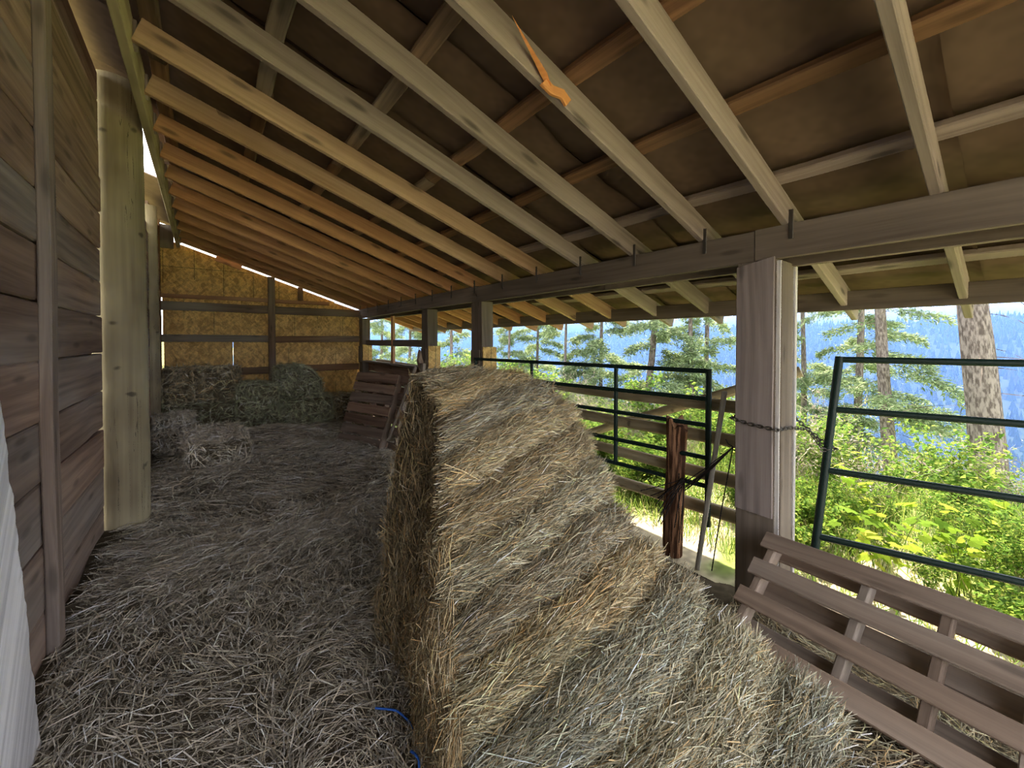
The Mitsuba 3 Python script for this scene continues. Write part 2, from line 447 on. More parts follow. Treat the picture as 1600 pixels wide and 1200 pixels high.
# log posts
for (x, y, r, z1, lab) in ((-.505, 4.18, .158, 3.33, 'thick peeled log post standing against the plank wall'), (-.575, 7.15, .105, 3.2, 'thinner log post standing behind the thick one near the far bales')):
    zs = np.linspace(-.3, z1, 30)
    add('log_post', log(np.c_[np.full(30, x) + .006 * np.sin(zs * 1.3), np.full(30, y), zs], r * (1.04 - .02 * zs), 28, .03), 'log_wood', smooth=True, label=lab, cat='post')

# ------------------------------------------------------------------ left wall
tag('wall_left', 'dark weathered wall of wide horizontal planks', kind='structure')
zz = [-.28, -.02, .243, .525, .804, 1.067, 1.335, 1.593, 1.837, 2.07, 2.32, 2.57, 2.83, 3.1]
for ya, yb, dx in ((YE, 2.72, 0), (2.725, 4.02, .012), (4.34, 7.04, .0), (7.26, 8.75, .0)):
    for z0, z1 in zip(zz[:-1], zz[1:]):
        if ya > 2 and z0 > 2.8:
            continue
        w = z1 - z0 - rng.uniform(.004, .009)
        c = (z0 + z1) / 2
        tl = rng.normal(0, .003)
        x = WX - .02 - dx + rng.normal(0, .003)
        add('wall_left__plank', board([x, ya, c + tl], [x, yb, c - tl], [0, 0, 1], w, .04, bevel=.007, segs=5, wob=.002), 'plank_wood')
for y0, y1, z0, z1 in ((YE, 4.02, 3.105, 3.30), (2.725, 4.02, 2.83, 3.10), (7.26, 8.75, 2.84, 3.3), (4.36, 5.0, 2.99, 3.31)):
    add('wall_left__plank', board([WX - .03, y0, (z0 + z1) / 2], [WX - .03, y1, (z0 + z1) / 2], [0, 0, 1], z1 - z0 - .006, .03, segs=2), 'plank_wood')
add('wall_left__plank', board([WX - .03, 4.34, 2.93], [WX - .03, 7.04, 2.91], [0, 0, 1], .10, .03, segs=2), 'plank_wood')
add('wall_left__stud', board([WX + .022, 2.66, -.3], [WX + .022, 2.60, 3.2], [0, 1, 0], .10, .042, bevel=.006, segs=5), 'plank_wood')
for ya, yb in ((YE, 4.0), (4.36, 7.03), (7.27, 8.75)):
    add('wall_left__backing', board([WX - .075, ya, 1.25], [WX - .075, yb, 1.25], [0, 0, 1], 3.1, .03, segs=1), 'plank_wood')

# ------------------------------------------------------------------ end wall
tag('wall_back', 'end wall of amber particle board panels on dark girts', kind='structure')


def poly_panel(pts, y, t, bid):
    """A flat panel of the outline pts (x, z) at depth y."""
    from shapely.geometry import Polygon
    m = trimesh.creation.extrude_polygon(Polygon(pts), t, engine='earcut')
    v = np.array(m.vertices)[:, [0, 2, 1]]
    v[:, 1] = v[:, 1] + y
    f = np.array(m.faces)[:, ::-1]
    v = v[f].reshape(-1, 3)
    f = np.arange(len(v)).reshape(-1, 3)
    return v, f, np.c_[v[:, 0] + bid * .37, v[:, 2] + 10.0 * bid + 1]


def top(x):
    return zrb(x) + .004


for k, (x0, x1, z0, z1) in enumerate(((-.52, .412, -.2, 1.499), (.421, 1.64, -.2, 1.499), (1.642, 2.64, -.2, 1.499), (-.53, .69, 1.50, 2.195), (.6903, 1.91, 1.50, 2.195), (1.9103, 2.15, 1.5, 2.195), (2.1503, 2.64, 1.5, 2.195), (-.62, .63, 2.196, 9), (.6303, 1.86, 2.196, 9), (1.8603, 2.13, 2.196, 9))):
    za, zb = min(z1, top(x0) - .021), min(z1, top(x1) - .021)
    if z0 > zb:
        continue
    add('wall_back__panel', poly_panel([(x0, z0), (x1, z0), (x1, zb), (x0, za)], BY, .012, k + 1), 'osb')
for zc, w, mat, lab in ((2.175, .07, 'pine_wood', None), (2.005, .145, 'brown_wood', None), (1.46, .125, 'brown_wood', None), (.885, .13, 'brown_wood', None)):
    for x0, x1 in ((-.6, .96), (1.06, 2.6)):
        if zc > 2.1 and x1 > 2:
            x1 = 2.02
        add('wall_back__girt', board([x0, BY - .022, zc + rng.normal(0, .006)], [x1, BY - .022, zc + rng.normal(0, .006)], [0, 0, 1], w, .04, segs=3), mat)
add('wall_back__stud', board([1.01, BY - .05, -.2], [1.01, BY - .05, zrb(1.01)], [1, 0, 0], .11, .09, segs=3), 'brown_wood')
add('wall_back__stud', board([1.5, BY - .022, 2.2], [1.5, BY - .022, zrb(1.5) + .02], [1, 0, 0], .085, .04, segs=1), 'brown_wood')
add('wall_back__stud', board([-.6, BY - .03, -.2], [-.6, BY - .03, 3.4], [1, 0, 0], .10, .05, segs=2), 'brown_wood')
add('wall_back__block', board([-.5, BY - .02, 2.95], [-.5, BY - .02, 3.33], [1, 0, 0], .24, .03, segs=1), 'brown_wood')
add('wall_back__block', board([.18, BY - .02, zrb(.18) - .03], [.55, BY - .02, zrb(.55) - .03], nu, .09, .03, segs=1), 'pine_wood')

# ------------------------------------------------------------------ hay
HAY = [(.47, .395, .27), (.40, .335, .225), (.56, .49, .36), (.32, .285, .205), (.42, .40, .29), (.52, .37, .20)]
GREYHAY = [(.56, .51, .43), (.47, .42, .35), (.67, .62, .54), (.37, .33, .27), (.50, .44, .34)]
GREENHAY = [(.34, .36, .24), (.43, .44, .31), (.27, .29, .18), (.50, .48, .35)]


def lay(n, xr, yr, L, W, palette, lift=.008, var=.5, hf=floor_h):
    x, y = rng.uniform(*xr, n), rng.uniform(*yr, n)
    P = np.c_[x, y, hf(x, y) + rng.uniform(0, lift, n)]
    ang = (meshkit.noise(np.c_[x * 1.6 + 5, y * 1.6, 0 * x + 2]) - .5) * 5 + .5 + rng.normal(0, .65, n)
    D = np.c_[np.cos(ang), np.sin(ang), rng.normal(0, .13, n)]
    return strands(P, D, rng.uniform(*L, n), rng.uniform(*W, n), rng.normal(0, .02, n), paint(n, palette, var), N=np.tile([[0, 0, 1.0]], (n, 1)))


loose = join([lay(40000, (-.52, 2.2), (.5, 3.6), (.05, .18), (.0022, .0046), GREYHAY, .022),
              lay(19000, (-.46, 2.5), (3.4, 6.2), (.08, .25), (.0035, .007), GREYHAY, .022),
              lay(5000, (1.5, 2.6), (-.6, 1.1), (.06, .2), (.0022, .0046), HAY, .03),
              lay(9000, (-.44, 2.5), (6.0, 8.55), (.1, .28), (.005, .009), GREYHAY, .02)])
add('loose_hay', loose, 'hay', label='loose trodden hay littering the whole shed floor', cat='hay', kind='stuff')

# the big burst bale: a slope of flakes that slid towards the open side
SS = np.array([0, .15, .3, .5, .7, .85, 1.0])
LE = np.array([(.88, 1.98, 1.25), (.90, 1.72, 1.14), (.80, 1.48, .95), (.72, 1.33, .68), (.67, 1.22, .35), (.62, 1.10, .10), (.58, .98, -.06)])
RE = np.array([(1.56, 1.92, 1.20), (1.62, 1.62, 1.03), (1.58, 1.42, .85), (1.53, 1.17, .565), (1.63, .92, .35), (1.80, .62, .12), (1.95, .26, -.2)])


def pile(u, s):
    """Point of the slope: u across (0 left, 1 right), s down (0 top back edge, 1 foot)."""
    u, s = np.asarray(u, float), np.asarray(s, float)
    from scipy.interpolate import PchipInterpolator
    l, r = PchipInterpolator(SS, LE)(s), PchipInterpolator(SS, RE)(s)
    P = l * (1 - u)[..., None] + r * u[..., None]
    bul = np.sin(np.pi * np.clip(u, 0, 1)) * (.05 + .16 * s)
    P = P + bul[..., None] * np.array([-.10, -.55, .45])
    q = (s + .20 * u) * 9.5 + .35 * (meshkit.noise(np.stack([u * 3, s * 4, 0 * u], -1)) - .5)
    fr = q - np.floor(q)
    ridge = (1 - np.abs(2 * fr - 1) ** 2.2) - .5
    lump = meshkit.noise(np.stack([u * 7, s * 9, 0 * u + 3], -1)) - .5
    amt = np.clip(1.4 * s + .25, 0, 1)
    P = P + (.10 * ridge * amt + .045 * lump)[..., None] * np.array([-.05, -.62, .62])
    return P, q


def left_face(v, w):
    """The cut left side: v along the slope's left edge, w down to the floor."""
    P, _ = pile(0 * v, v)
    fl = P.copy()
    fl[..., 0] = P[..., 0] - .16 * (P[..., 2]) - .02
    fl[..., 2] = -.08
    fl[..., 1] = P[..., 1] - .05
    Q = P * (1 - w)[..., None] + fl * w[..., None]
    b = meshkit.noise(np.stack([Q[..., 1] * 6, Q[..., 2] * 6, 0 * v], -1)) - .5
    Q[..., 0] += b * .06 * np.minimum(1, w * 5) - .03 * np.sin(np.pi * w)
    return Q


bale = thing('burst_hay_bale', 'huge burst bale of brown hay sliding down in flakes in front of the gate', 'hay bale')
NU, NS = 40, 150
u, s = np.meshgrid(np.linspace(0, 1, NU), np.linspace(0, 1, NS), indexing='ij')
P, q = pile(u, s)
i, j = np.meshgrid(np.arange(NU - 1), np.arange(NS - 1), indexing='ij')
p = (i * NS + j).ravel()
Ftop = np.vstack([np.c_[p, p + NS, p + NS + 1], np.c_[p, p + NS + 1, p + 1]])
# sides and back close the body
v, w = np.meshgrid(np.linspace(0, 1, 60), np.linspace(0, 1, 16), indexing='ij')
LF = left_face(v, w)


def sheetF(n, m):
    i, j = np.meshgrid(np.arange(n - 1), np.arange(m - 1), indexing='ij')
    p = (i * m + j).ravel()
    return np.vstack([np.c_[p, p + m, p + m + 1], np.c_[p, p + m + 1, p + 1]])


RP, _ = pile(0 * v + 1, v)
RF = RP.copy()
RF[..., 2] = RP[..., 2] * (1 - w) + -.25 * w
RF[..., 0] = RP[..., 0] + .12 * w
BP, _ = pile(v, 0 * v)
BF = BP.copy()
BF[..., 2] = BP[..., 2] * (1 - w) - .1 * w
BF[..., 1] = BP[..., 1] + .10 * np.sin(np.pi * w) - .1 * w
BF[..., 0] = BP[..., 0] + (-.16 * 1.25 * (1 - v)) * w
parts = [(P.reshape(-1, 3), Ftop, np.zeros((NU * NS, 2)))] + [(X.reshape(-1, 3), sheetF(60, 16), np.zeros((960, 2))) for X in (LF, RF, BF)]
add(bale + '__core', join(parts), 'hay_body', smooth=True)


def face_strands(fn, n, du, dv, L, W, palette, lift, jit, pick=None, var=.5):
    a, b = rng.uniform(0, 1, n), rng.uniform(0, 1, n)
    if pick is not None:
        a, b = pick(a, b)
    e = .01
    P0 = fn(a, b)
    Pu, Pv = fn(np.clip(a + e, 0, 1.0), b) - fn(np.clip(a - e, 0, 1), b), fn(a, np.clip(b + e, 0, 1)) - fn(a, np.clip(b - e, 0, 1))
    Pu /= np.linalg.norm(Pu, axis=1, keepdims=True) + 1e-9
    Pv /= np.linalg.norm(Pv, axis=1, keepdims=True) + 1e-9
    N = np.cross(Pv, Pu); N /= np.linalg.norm(N, axis=1, keepdims=True) + 1e-9
    D = Pu * du + Pv * dv + Pu * rng.normal(0, jit, (n, 1)) + Pv * rng.normal(0, jit, (n, 1)) + N * rng.normal(.12, .22, (n, 1))
    l = rng.uniform(*L, n)
    return strands(P0 + N * rng.uniform(-.004, lift, (n, 1)), D, l, rng.uniform(*W, n), rng.normal(0, .10, n) * l, paint(n, palette, var), N=N), a, b


def split(m, q, lo, hi):
    """The straws whose number q lies in [lo, hi)."""
    sel = (q >= lo) & (q < hi)
    n = sel.sum()
    V = m[0].reshape(-1, 6, 3)[sel].reshape(-1, 3)
    C = m[3].reshape(-1, 6, 3)[sel].reshape(-1, 3)
    f = np.array([[0, 1, 3], [0, 3, 2], [2, 3, 5], [2, 5, 4]])
    F = (f[None] + (np.arange(n) * 6)[:, None, None]).reshape(-1, 3)
    return V, F, np.zeros((n * 6, 2)), C


topm, ta, tb = face_strands(lambda a, b: pile(a, b)[0], 88000, 1.0, -.35, (.05, .17), (.0021, .0042), HAY, .022, .30, pick=lambda a, b: (a, b ** .85))
qq = pile(ta, tb)[1]
tint = .93 * np.where((np.repeat(tb, 6) > .72)[:, None], np.array([.95, 1.02, 1.08]), 1.0)
tones = np.array([(1, 1, 1), (1.08, 1.0, .85), (.86, .88, .92), (1.1, 1.06, .98), (.9, .85, .78), (1.02, 1.05, 1.06), (.84, .84, .86), (1.08, 1.02, .9), (.95, .97, 1.0), (1.1, 1.08, 1.04), (.95, .97, 1), (1, 1, 1)])
tint = tint * np.repeat(tones[np.clip((qq + rng.normal(0, .12, len(qq))).astype(int), 0, 11)], 6, axis=0)
topm = (topm[0], topm[1], topm[2], np.clip(topm[3] * tint, 0, .85))
for kq in range(0, 12):
    m = split(topm, qq, kq, kq + 1)
    if len(m[0]) > 60:
        add(bale + '__flake', m, 'hay', kind='stuff')
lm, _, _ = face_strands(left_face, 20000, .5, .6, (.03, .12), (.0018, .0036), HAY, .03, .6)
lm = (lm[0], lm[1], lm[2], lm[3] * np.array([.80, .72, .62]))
rm, _, _ = face_strands(lambda a, b: np.stack([pile(0 * a + 1, a)[0][:, 0] + .12 * b, pile(0 * a + 1, a)[0][:, 1], pile(0 * a + 1, a)[0][:, 2] * (1 - b) - .25 * b], -1), 9000, .6, .5, (.05, .15), (.0014, .003), HAY, .03, .6)
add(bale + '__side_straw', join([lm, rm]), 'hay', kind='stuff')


def small_bale(x0, x1, y0, y1, z0, z1, label, palette, n, rot=0.0, bright=1.0, slump=.0):
    t = thing('hay_bale', label, 'hay bale')
    c = np.array([(x0 + x1) / 2, (y0 + y1) / 2, (z0 + z1) / 2])
    h = np.array([(x1 - x0) / 2, (y1 - y0) / 2, (z1 - z0) / 2])
    m = trimesh.creation.icosphere(subdivisions=5)
    d = np.array(m.vertices)

    def shape(d):
        q = np.sign(d) * np.abs(d) ** .28
        q = q / np.maximum(np.abs(q).max(-1, keepdims=True), 1e-9) * (1 - .06 * (np.abs(q).min(-1, keepdims=True)) ** 2)
        v = q * h
        nz = meshkit.noise(v * 9 + c * 3) - .5
        v = v * (1 + .13 * nz[..., None])
        v[..., 2] -= slump * np.clip(v[..., 0] / h[0], 0, 1) ** 2
        cr, sr = math.cos(rot), math.sin(rot)
        return np.stack([v[..., 0] * cr - v[..., 1] * sr, v[..., 0] * sr + v[..., 1] * cr, v[..., 2]], -1) + c

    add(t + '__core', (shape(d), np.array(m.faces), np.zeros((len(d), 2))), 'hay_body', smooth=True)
    tri = shape(d)[np.array(m.faces)]
    cr_ = np.cross(tri[:, 1] - tri[:, 0], tri[:, 2] - tri[:, 0])
    ar = np.linalg.norm(cr_, axis=1)
    pick = rng.choice(len(ar), n, p=ar / ar.sum())
    P = tri[pick].mean(1)
    N = cr_[pick] / ar[pick][:, None]
    D = np.cross(N, rng.normal(size=(n, 3))) + N * rng.normal(.15, .25, (n, 1))
    l = rng.uniform(.06, .2, n)
    add(t + '__straw', strands(P + N * rng.uniform(0, .03, (n, 1)), D, l, rng.uniform(.005, .010, n), rng.normal(0, .15, n) * l, paint(n, palette, .55) * bright, N=N), 'hay', kind='stuff')
    return t


small_bale(-.46, .42, 7.45, 8.1, .52, 1.0, 'broad tawny hay bale on top of the back left stack', HAY, 5000)
small_bale(-.46, .40, 7.4, 8.1, .0, .50, 'hay bale at the bottom of the back left stack under the broad tawny one', GREENHAY, 3500)
small_bale(.40, .92, 7.25, 8.0, .30, .74, 'dark green hay bale between the back left stack and the heaped hay', GREENHAY, 4000, slump=.05)
small_bale(.42, .95, 7.3, 8.0, -.1, .30, 'low hay bale under the dark green one by the back wall', GREENHAY, 2500)
small_bale(.85, 1.75, 7.4, 8.0, .0, .46, 'long low green hay bale below the loose heap at the back wall', GREENHAY, 5000)
small_bale(.98, 1.62, 7.55, 8.15, .44, .98, 'loose rounded heap of green hay beside the back stud', GREENHAY, 5500, slump=.25)
small_bale(-.17, .37, 5.35, 6.55, -.02, .31, 'pale hay bale lying alone in front of the back stack', GREYHAY, 6000, rot=.05, bright=1.25)
small_bale(-.47, -.14, 6.5, 7.0, .05, .45, 'small broken hay bale beside the thinner log post', GREYHAY, 3500)
small_bale(1.75, 2.45, 7.6, 8.2, .0, .42, 'flat dark hay bale in the far corner by the half wall', HAY, 2500)

# ------------------------------------------------------------------ pallets
def pallet(name, label, group, O, ax, up, W, H, nslat, sw, stringers, mat, back=True, nback=None, th=.018, depth=.09):
    """O: lower near corner; ax: along the slats; up: across the slats, up the face. The outward normal is up x ax."""
    t = thing(name, label, 'pallet', group)
    O, ax, up = np.array(O, float), U(ax), U(up)
    up = U(up - ax * (up @ ax))
    n = np.cross(up, ax)
    pos = np.linspace(sw / 2, H - sw / 2, nslat)
    for q in pos:
        j = rng.normal(0, .004)
        add(t + '__slat', board(O + up * (q + j), O + up * (q - j) + ax * W, up, sw * rng.uniform(.94, 1.04), th, segs=3, wob=.002, ends=.006), mat)
    for sx in stringers:
        a = O + ax * sx - n * (th / 2 + depth / 2)
        add(t + '__stringer', board(a + up * .0, a + up * H, ax, .036, depth, segs=2), mat)
    if back:
        for q in np.linspace(sw / 2, H - sw / 2, nback or max(3, nslat - 2)):
            a = O + up * q - n * (th + depth)
            add(t + '__back_slat', board(a, a + ax * W, up, sw, th, segs=2), mat)
    return t


# near pallet: leans on the near post and gate, slats level, foot towards the hay
th = math.radians(55)
upv = np.array([math.sin(th), 0, math.cos(th)])
topc = np.array([2.53, 0.97, .345])
H = 1.0
axv = U(np.array([.06, 1.0, 0]))
O = topc - upv * H - axv * 1.25
pallet('pallet', 'large brown slatted pallet leaning against the near post below the open gate', None, O, -axv * -1, upv, 1.25, H, 6, .092, [.03, .31, .54, .80, 1.2], 'pallet_wood', nback=5)
# far pallets, leaning on the half wall
pallet('pallet', 'dark closed pallet leaning in front of the far half wall', None, (1.78, 5.16, .0), U(np.array([-.28, .86, 0])), U(np.array([.33, .05, .93])), .92, 1.02, 7, .125, [.03, .45, .88], 'plank_wood', nback=3)
pallet('pallet', 'second dark pallet standing steeply between the big bale and the closed pallet', None, (2.05, 4.7, -.05), U(np.array([-.2, .9, 0])), U(np.array([.22, .02, .97])), .9, 1.02, 5, .11, [.03, .45, .86], 'plank_wood', nback=3)
add('loose_board', board([1.90, 5.13, .15], [2.23, 5.02, 1.08], [.3, 1, 0], .09, .03, segs=2), 'pallet_wood', label='pale loose board propped on the near edge of the closed pallet', cat='board')
add('loose_board', board([2.2, 4.86, 1.24], [2.42, 5.25, 1.06], [.2, .1, 1], .15, .03, segs=2), 'plank_wood', label='dark broken board end sticking up behind the leaning pallets', cat='board')
add('loose_board', board([2.28, 4.95, .80], [2.30, 4.95, 1.13], [0, 1, 0], .10, .04, segs=1), 'pallet_wood', label='short board end upright beside the dark broken one', cat='board')
# pale sheet at the left edge, torn
zs = np.linspace(-.1, 1.6, 60)
edge = 2.07 - .16 * zs + .016 * (meshkit.noise(np.c_[zs * 16, 0 * zs, 0 * zs]) - .5) + .02 * (meshkit.noise(np.c_[zs * 50, 0 * zs, 0 * zs + 3]) - .5)
fx = -.455 - .02 * zs
V = np.concatenate([np.c_[fx, edge, zs], np.c_[fx, 0 * zs - .4, zs], np.c_[fx - .012, edge, zs], np.c_[fx - .012, 0 * zs - .4, zs]])
n = len(zs)
i = np.arange(n - 1)
F = np.vstack([np.c_[i, i + n, i + n + 1], np.c_[i, i + n + 1, i + 1], np.c_[i + 2 * n, i + 3 * n + 1, i + 3 * n], np.c_[i + 2 * n, i + 2 * n + 1, i + 3 * n + 1], np.c_[i, i + 1, i + 2 * n + 1], np.c_[i, i + 2 * n + 1, i + 2 * n],
               np.c_[i + n, i + 3 * n + 1, i + n + 1], np.c_[i + n, i + 3 * n, i + 3 * n + 1]])
add('particle_board', (V, F, np.c_[V[:, 2] * .7 + V[:, 1] * .4, V[:, 1] * .8 - V[:, 2] * .5 + 1503]), 'pale_sheet', label='pale weathered sheet with a torn edge leaning on the plank wall', cat='board')
# raw splinter on the broken rafter
xs_ = 1.22
b0 = np.array([xs_, 1.335, zrb(xs_)])
spl = trimesh.Trimesh([b0 + [-.01, -.005, .05], b0 + [.02, -.01, -.01], b0 + [.0, .005, .0], b0 + [-.24, -.05, .17], b0 + [-.03, -.03, .035]], [[0, 1, 4], [1, 2, 4], [2, 0, 3], [0, 4, 3], [4, 2, 3], [0, 2, 1]], process=False)
add('ceiling__splinter', (np.array(spl.vertices), np.array(spl.faces), np.c_[np.array(spl.vertices)[:, 0], np.array(spl.vertices)[:, 2] * 3 + 1000]), 'raw_wood', label='raw orange splinter torn from the rafter')
c = board(b0 + [-.03, -.004, .012], b0 + [.12, -.004, -.028], nu, .045, .02, segs=3, wob=.006, ends=.03)
add('ceiling__splinter', c, 'raw_wood', label='raw orange break in the rafter edge')

# ------------------------------------------------------------------ gates and fence
def bar(a, b, r=.017):
    a, b = np.asarray(a, float), np.asarray(b, float)
    return tube(np.array([a + (b - a) * k for k in np.linspace(0, 1, 5)]), r, 10)


g1 = thing('gate_panel', 'dark green tube gate standing behind the big burst bale', 'gate')
ga, gb = np.array([2.56, 4.06, 0]), np.array([2.80, 1.40, 0])
for z in (1.21, 1.015, .83, .60, .40):
    add(g1 + '__rail', bar(ga + [0, 0, z + (.0)], gb + [0, 0, z - .0], .0165), 'green_paint', smooth=True)
for p_ in (ga, gb, ga * .28 + gb * .72, ga * .65 + gb * .35):
    if p_ is ga or p_ is gb:
        add(g1 + '__stile', bar(p_ + [0, 0, .12], p_ + [0, 0, 1.225], .02), 'green_paint', smooth=True)
    else:
        add(g1 + '__stile', bar(p_ + [0, 0, .4], p_ + [0, 0, 1.21], .0165), 'green_paint', smooth=True)
g2 = thing('gate_panel', 'dark green tube gate tilted outward on the right and chained to the near post', 'gate')
d2 = U(np.array([.287, -.958, 0]))
gt, gl = np.array([2.94, .706, 1.313]), np.array([2.715, .757, .19])
for k in (0, .255, .56, .885):
    a = gt + (gl - gt) * k
    add(g2 + '__rail', bar(a, a + d2 * 2.4, .018), 'green_paint', smooth=True)
add(g2 + '__stile', bar(gt + [0, 0, .015], gl, .021), 'green_paint', smooth=True)
add(g2 + '__stile', bar(gt + d2 * 2.4, gl + d2 * 2.4, .021), 'green_paint', smooth=True)
# chain
ch = thing('chain', 'dark steel chain round the near post holding the open gate', 'chain')
gp = gt + (gl - gt) * .45
path = [np.array(x) for x in ((2.85, 1.16, .955), (2.58, 1.15, .945), (2.578, 1.03, .925), (2.578, .90, .915), (2.72, .875, .915), (2.85, .83, .895), gp + [-.03, .01, -.01], gp + [.02, -.03, 0], gp + [.03, .03, .02], (2.88, .92, .96), (2.86, 1.05, .975))]
pts = []
for a, b in zip(path[:-1], path[1:]):
    nseg = max(1, int(np.linalg.norm(b - a) / .004))
    pts += [a + (b - a) * k / nseg for k in range(nseg)]
pts = np.array(pts)
acc = np.r_[0, np.cumsum(np.linalg.norm(np.diff(pts, axis=0), axis=1))]
pos = np.arange(0, acc[-1], .023)
for k, q in enumerate(pos):
    c0 = np.array([np.interp(q, acc, pts[:, m]) for m in range(3)])
    c1 = np.array([np.interp(min(q + .01, acc[-1]), acc, pts[:, m]) for m in range(3)])
    if np.linalg.norm(c1 - c0) < 1e-6:
        continue
    tdir = U(c1 - c0)
    sdir = U(np.cross(tdir, [.1, .2, 1]))
    if k % 2:
        sdir = np.cross(tdir, sdir)
    th_ = np.linspace(0, 2 * np.pi, 13)
    loop = c0 + np.outer(np.cos(th_) * .0165, tdir) + np.outer(np.sin(th_) * .0095, sdir)
    add(ch + '__link', log(loop, .0032, 5, 0, cap=False), 'steel', smooth=True)

fy0, fy1 = 1.13, 8.6
for z0, z1, r, y1, lab in ((.955, 1.005, .042, 8.4, 'top'), (.72, .77, .045, 8.4, 'second'), (.44, .50, .045, 4.0, 'third'), (.20, .2, .047, 4.0, 'lowest')):
    n = 24
    yy = np.linspace(fy0 - .1, y1, n)
    add('fence_rail', log(np.c_[2.89 + .01 * np.sin(yy * 2), yy, np.linspace(z0, z1, n) + .012 * np.sin(yy * 1.7)], r * np.linspace(1.05, .85, n), 14, .04), 'log_wood', smooth=True,
        label=f'{lab} round fence rail running back from the near post behind the tube gate', cat='fence rail')
add('fence_pole', log(np.array([[3.45, 1.05, 1.20], [3.28, 1.7, .93], [3.08, 2.45, .62], [2.97, 2.9, .42], [2.9, 3.3, .2]]), .04, 12, .03), 'log_wood', smooth=True, label='peeled pole slanting down across the fence rails outside', cat='pole')
# broken stump post
zs = np.linspace(-.3, .80, 14)
st = log(np.c_[2.80 + .012 * zs, 1.66 - .02 * zs, zs], .072 * (1 + .05 * np.sin(zs * 9)), 26, .09)
vv = st[0].copy()
topm_ = vv[:, 2] > .74
vv[topm_, 2] += .16 * (meshkit.noise(vv[topm_] * np.array([38, 38, 0])) - .45)
add('stump_post', (vv, st[1], st[2]), 'stump_wood', smooth=True, label='short broken post stub with a jagged top inside the fence rails', cat='post')
# tool handle
hs = np.linspace(0, 1, 8)[:, None]
add('tool_handle', log(np.array([2.755, 1.45, -.2]) * (1 - hs) + np.array([2.70, 1.245, 1.09]) * hs, .0165, 14, .02), 'handle_wood', smooth=True, label='grey round tool handle standing upright by the near post', cat='tool handle')
# twine bundle
tw = thing('twine_bundle', 'bundle of black baling twine tied to the near post and fanned over the stub', 'twine')
knot, mid = np.array([2.60, 1.145, .765]), np.array([2.70, 1.52, .44])
for k in range(22):
    if k < 7:
        e = mid + np.array([rng.uniform(-.02, .02), rng.uniform(-.03, .03), -.02 - k * .01])
        m_ = (knot + e) / 2 + [0, 0, -.01 - .02 * k * .2]
    else:
        knot2 = mid + rng.normal(0, .012, 3)
        a_ = rng.uniform(-.1, 1.0)
        e = mid + np.array([rng.uniform(-.14, .04), .05 + .26 * a_, -.06 - .36 * (1 - a_) + rng.normal(0, .03)])
        m_ = (knot2 + e) / 2 + [0, 0, rng.uniform(-.01, .04)]
    s_ = np.linspace(0, 1, 9)[:, None]
    k0 = knot if k < 7 else knot2
    add(tw + '__strand', log((1 - s_) ** 2 * k0 + 2 * s_ * (1 - s_) * m_ + s_ ** 2 * e, .0034, 5, 0), 'black_twine_bsdf', smooth=True)
for e in (np.array([2.66, 1.3, -.1]), np.array([2.62, 1.2, .80])):
    add(tw + '__strand', log(np.array([knot, (knot + e) / 2 + [.01, .01, -.01], e]), .0036, 5, 0), 'black_twine_bsdf', smooth=True)
# blue twine on the floor
btw = thing('blue_twine', 'scrap of blue baling twine lying in the hay at the foot of the burst bale', 'twine')
for pts in (np.array([[.52, 1.56], [.575, 1.49], [.60, 1.42], [.60, 1.36]]), np.array([[.555, 1.30], [.56, 1.25], [.55, 1.22], [.55, 1.18]])):
    s_ = np.linspace(0, 1, 12)
    xy = np.array([[np.interp(q, np.linspace(0, 1, 4), pts[:, m]) for m in range(2)] for q in s_])
    add(btw + '__strand', log(np.c_[xy, floor_h(xy[:, 0], xy[:, 1]) + .035 + .01 * np.sin(s_ * 5)], .004, 6, 0), 'blue_twine_bsdf', smooth=True)

# ------------------------------------------------------------------ outside: hill, haze, trees, shrubs
def hill_h(x, y):
    x, y = np.asarray(x, float), np.asarray(y, float)
    r = 27 + 16 * np.exp(-np.clip(y, -300, None) / 500) + 7 * (meshkit.noise(np.stack([0 * x + 2, y / 260, 0 * x], -1)) - .5)
    t = np.clip((x - 250) / 850, 0, 1)
    k = t * (1.25 - .25 * t) / 1.0
    z = -150 + (r + 150) * np.minimum(k, 1)
    z = z + 16 * (meshkit.noise(np.stack([x / 130, y / 130, 0 * x], -1)) - .5) * np.sin(np.pi * np.clip(t, 0, 1))
    return z - .25 * np.clip(x - 1100, 0, None)


add('far_hill', grid_mesh(np.linspace(245, 1500, 60), np.linspace(-700, 4300, 180), hill_h), 'hill_mat', smooth=True, label='long forested hill across the valley, blue with haze', kind='structure')


def cones(x, y, z, h, r, col, n=5):
    a = np.linspace(0, 2 * np.pi, n, endpoint=False)
    m = len(x)
    V = np.empty((m, n + 1, 3))
    V[:, :n, 0] = x[:, None] + r[:, None] * np.cos(a + x[:, None])
    V[:, :n, 1] = y[:, None] + r[:, None] * np.sin(a + x[:, None])
    V[:, :n, 2] = z[:, None]
    V[:, n] = np.c_[x, y, z + h]
    f = np.array([[k, (k + 1) % n, n] for k in range(n)])
    return V.reshape(-1, 3), (f[None] + (np.arange(m) * (n + 1))[:, None, None]).reshape(-1, 3), np.zeros((m * (n + 1), 2)), np.repeat(col, n + 1, 0)


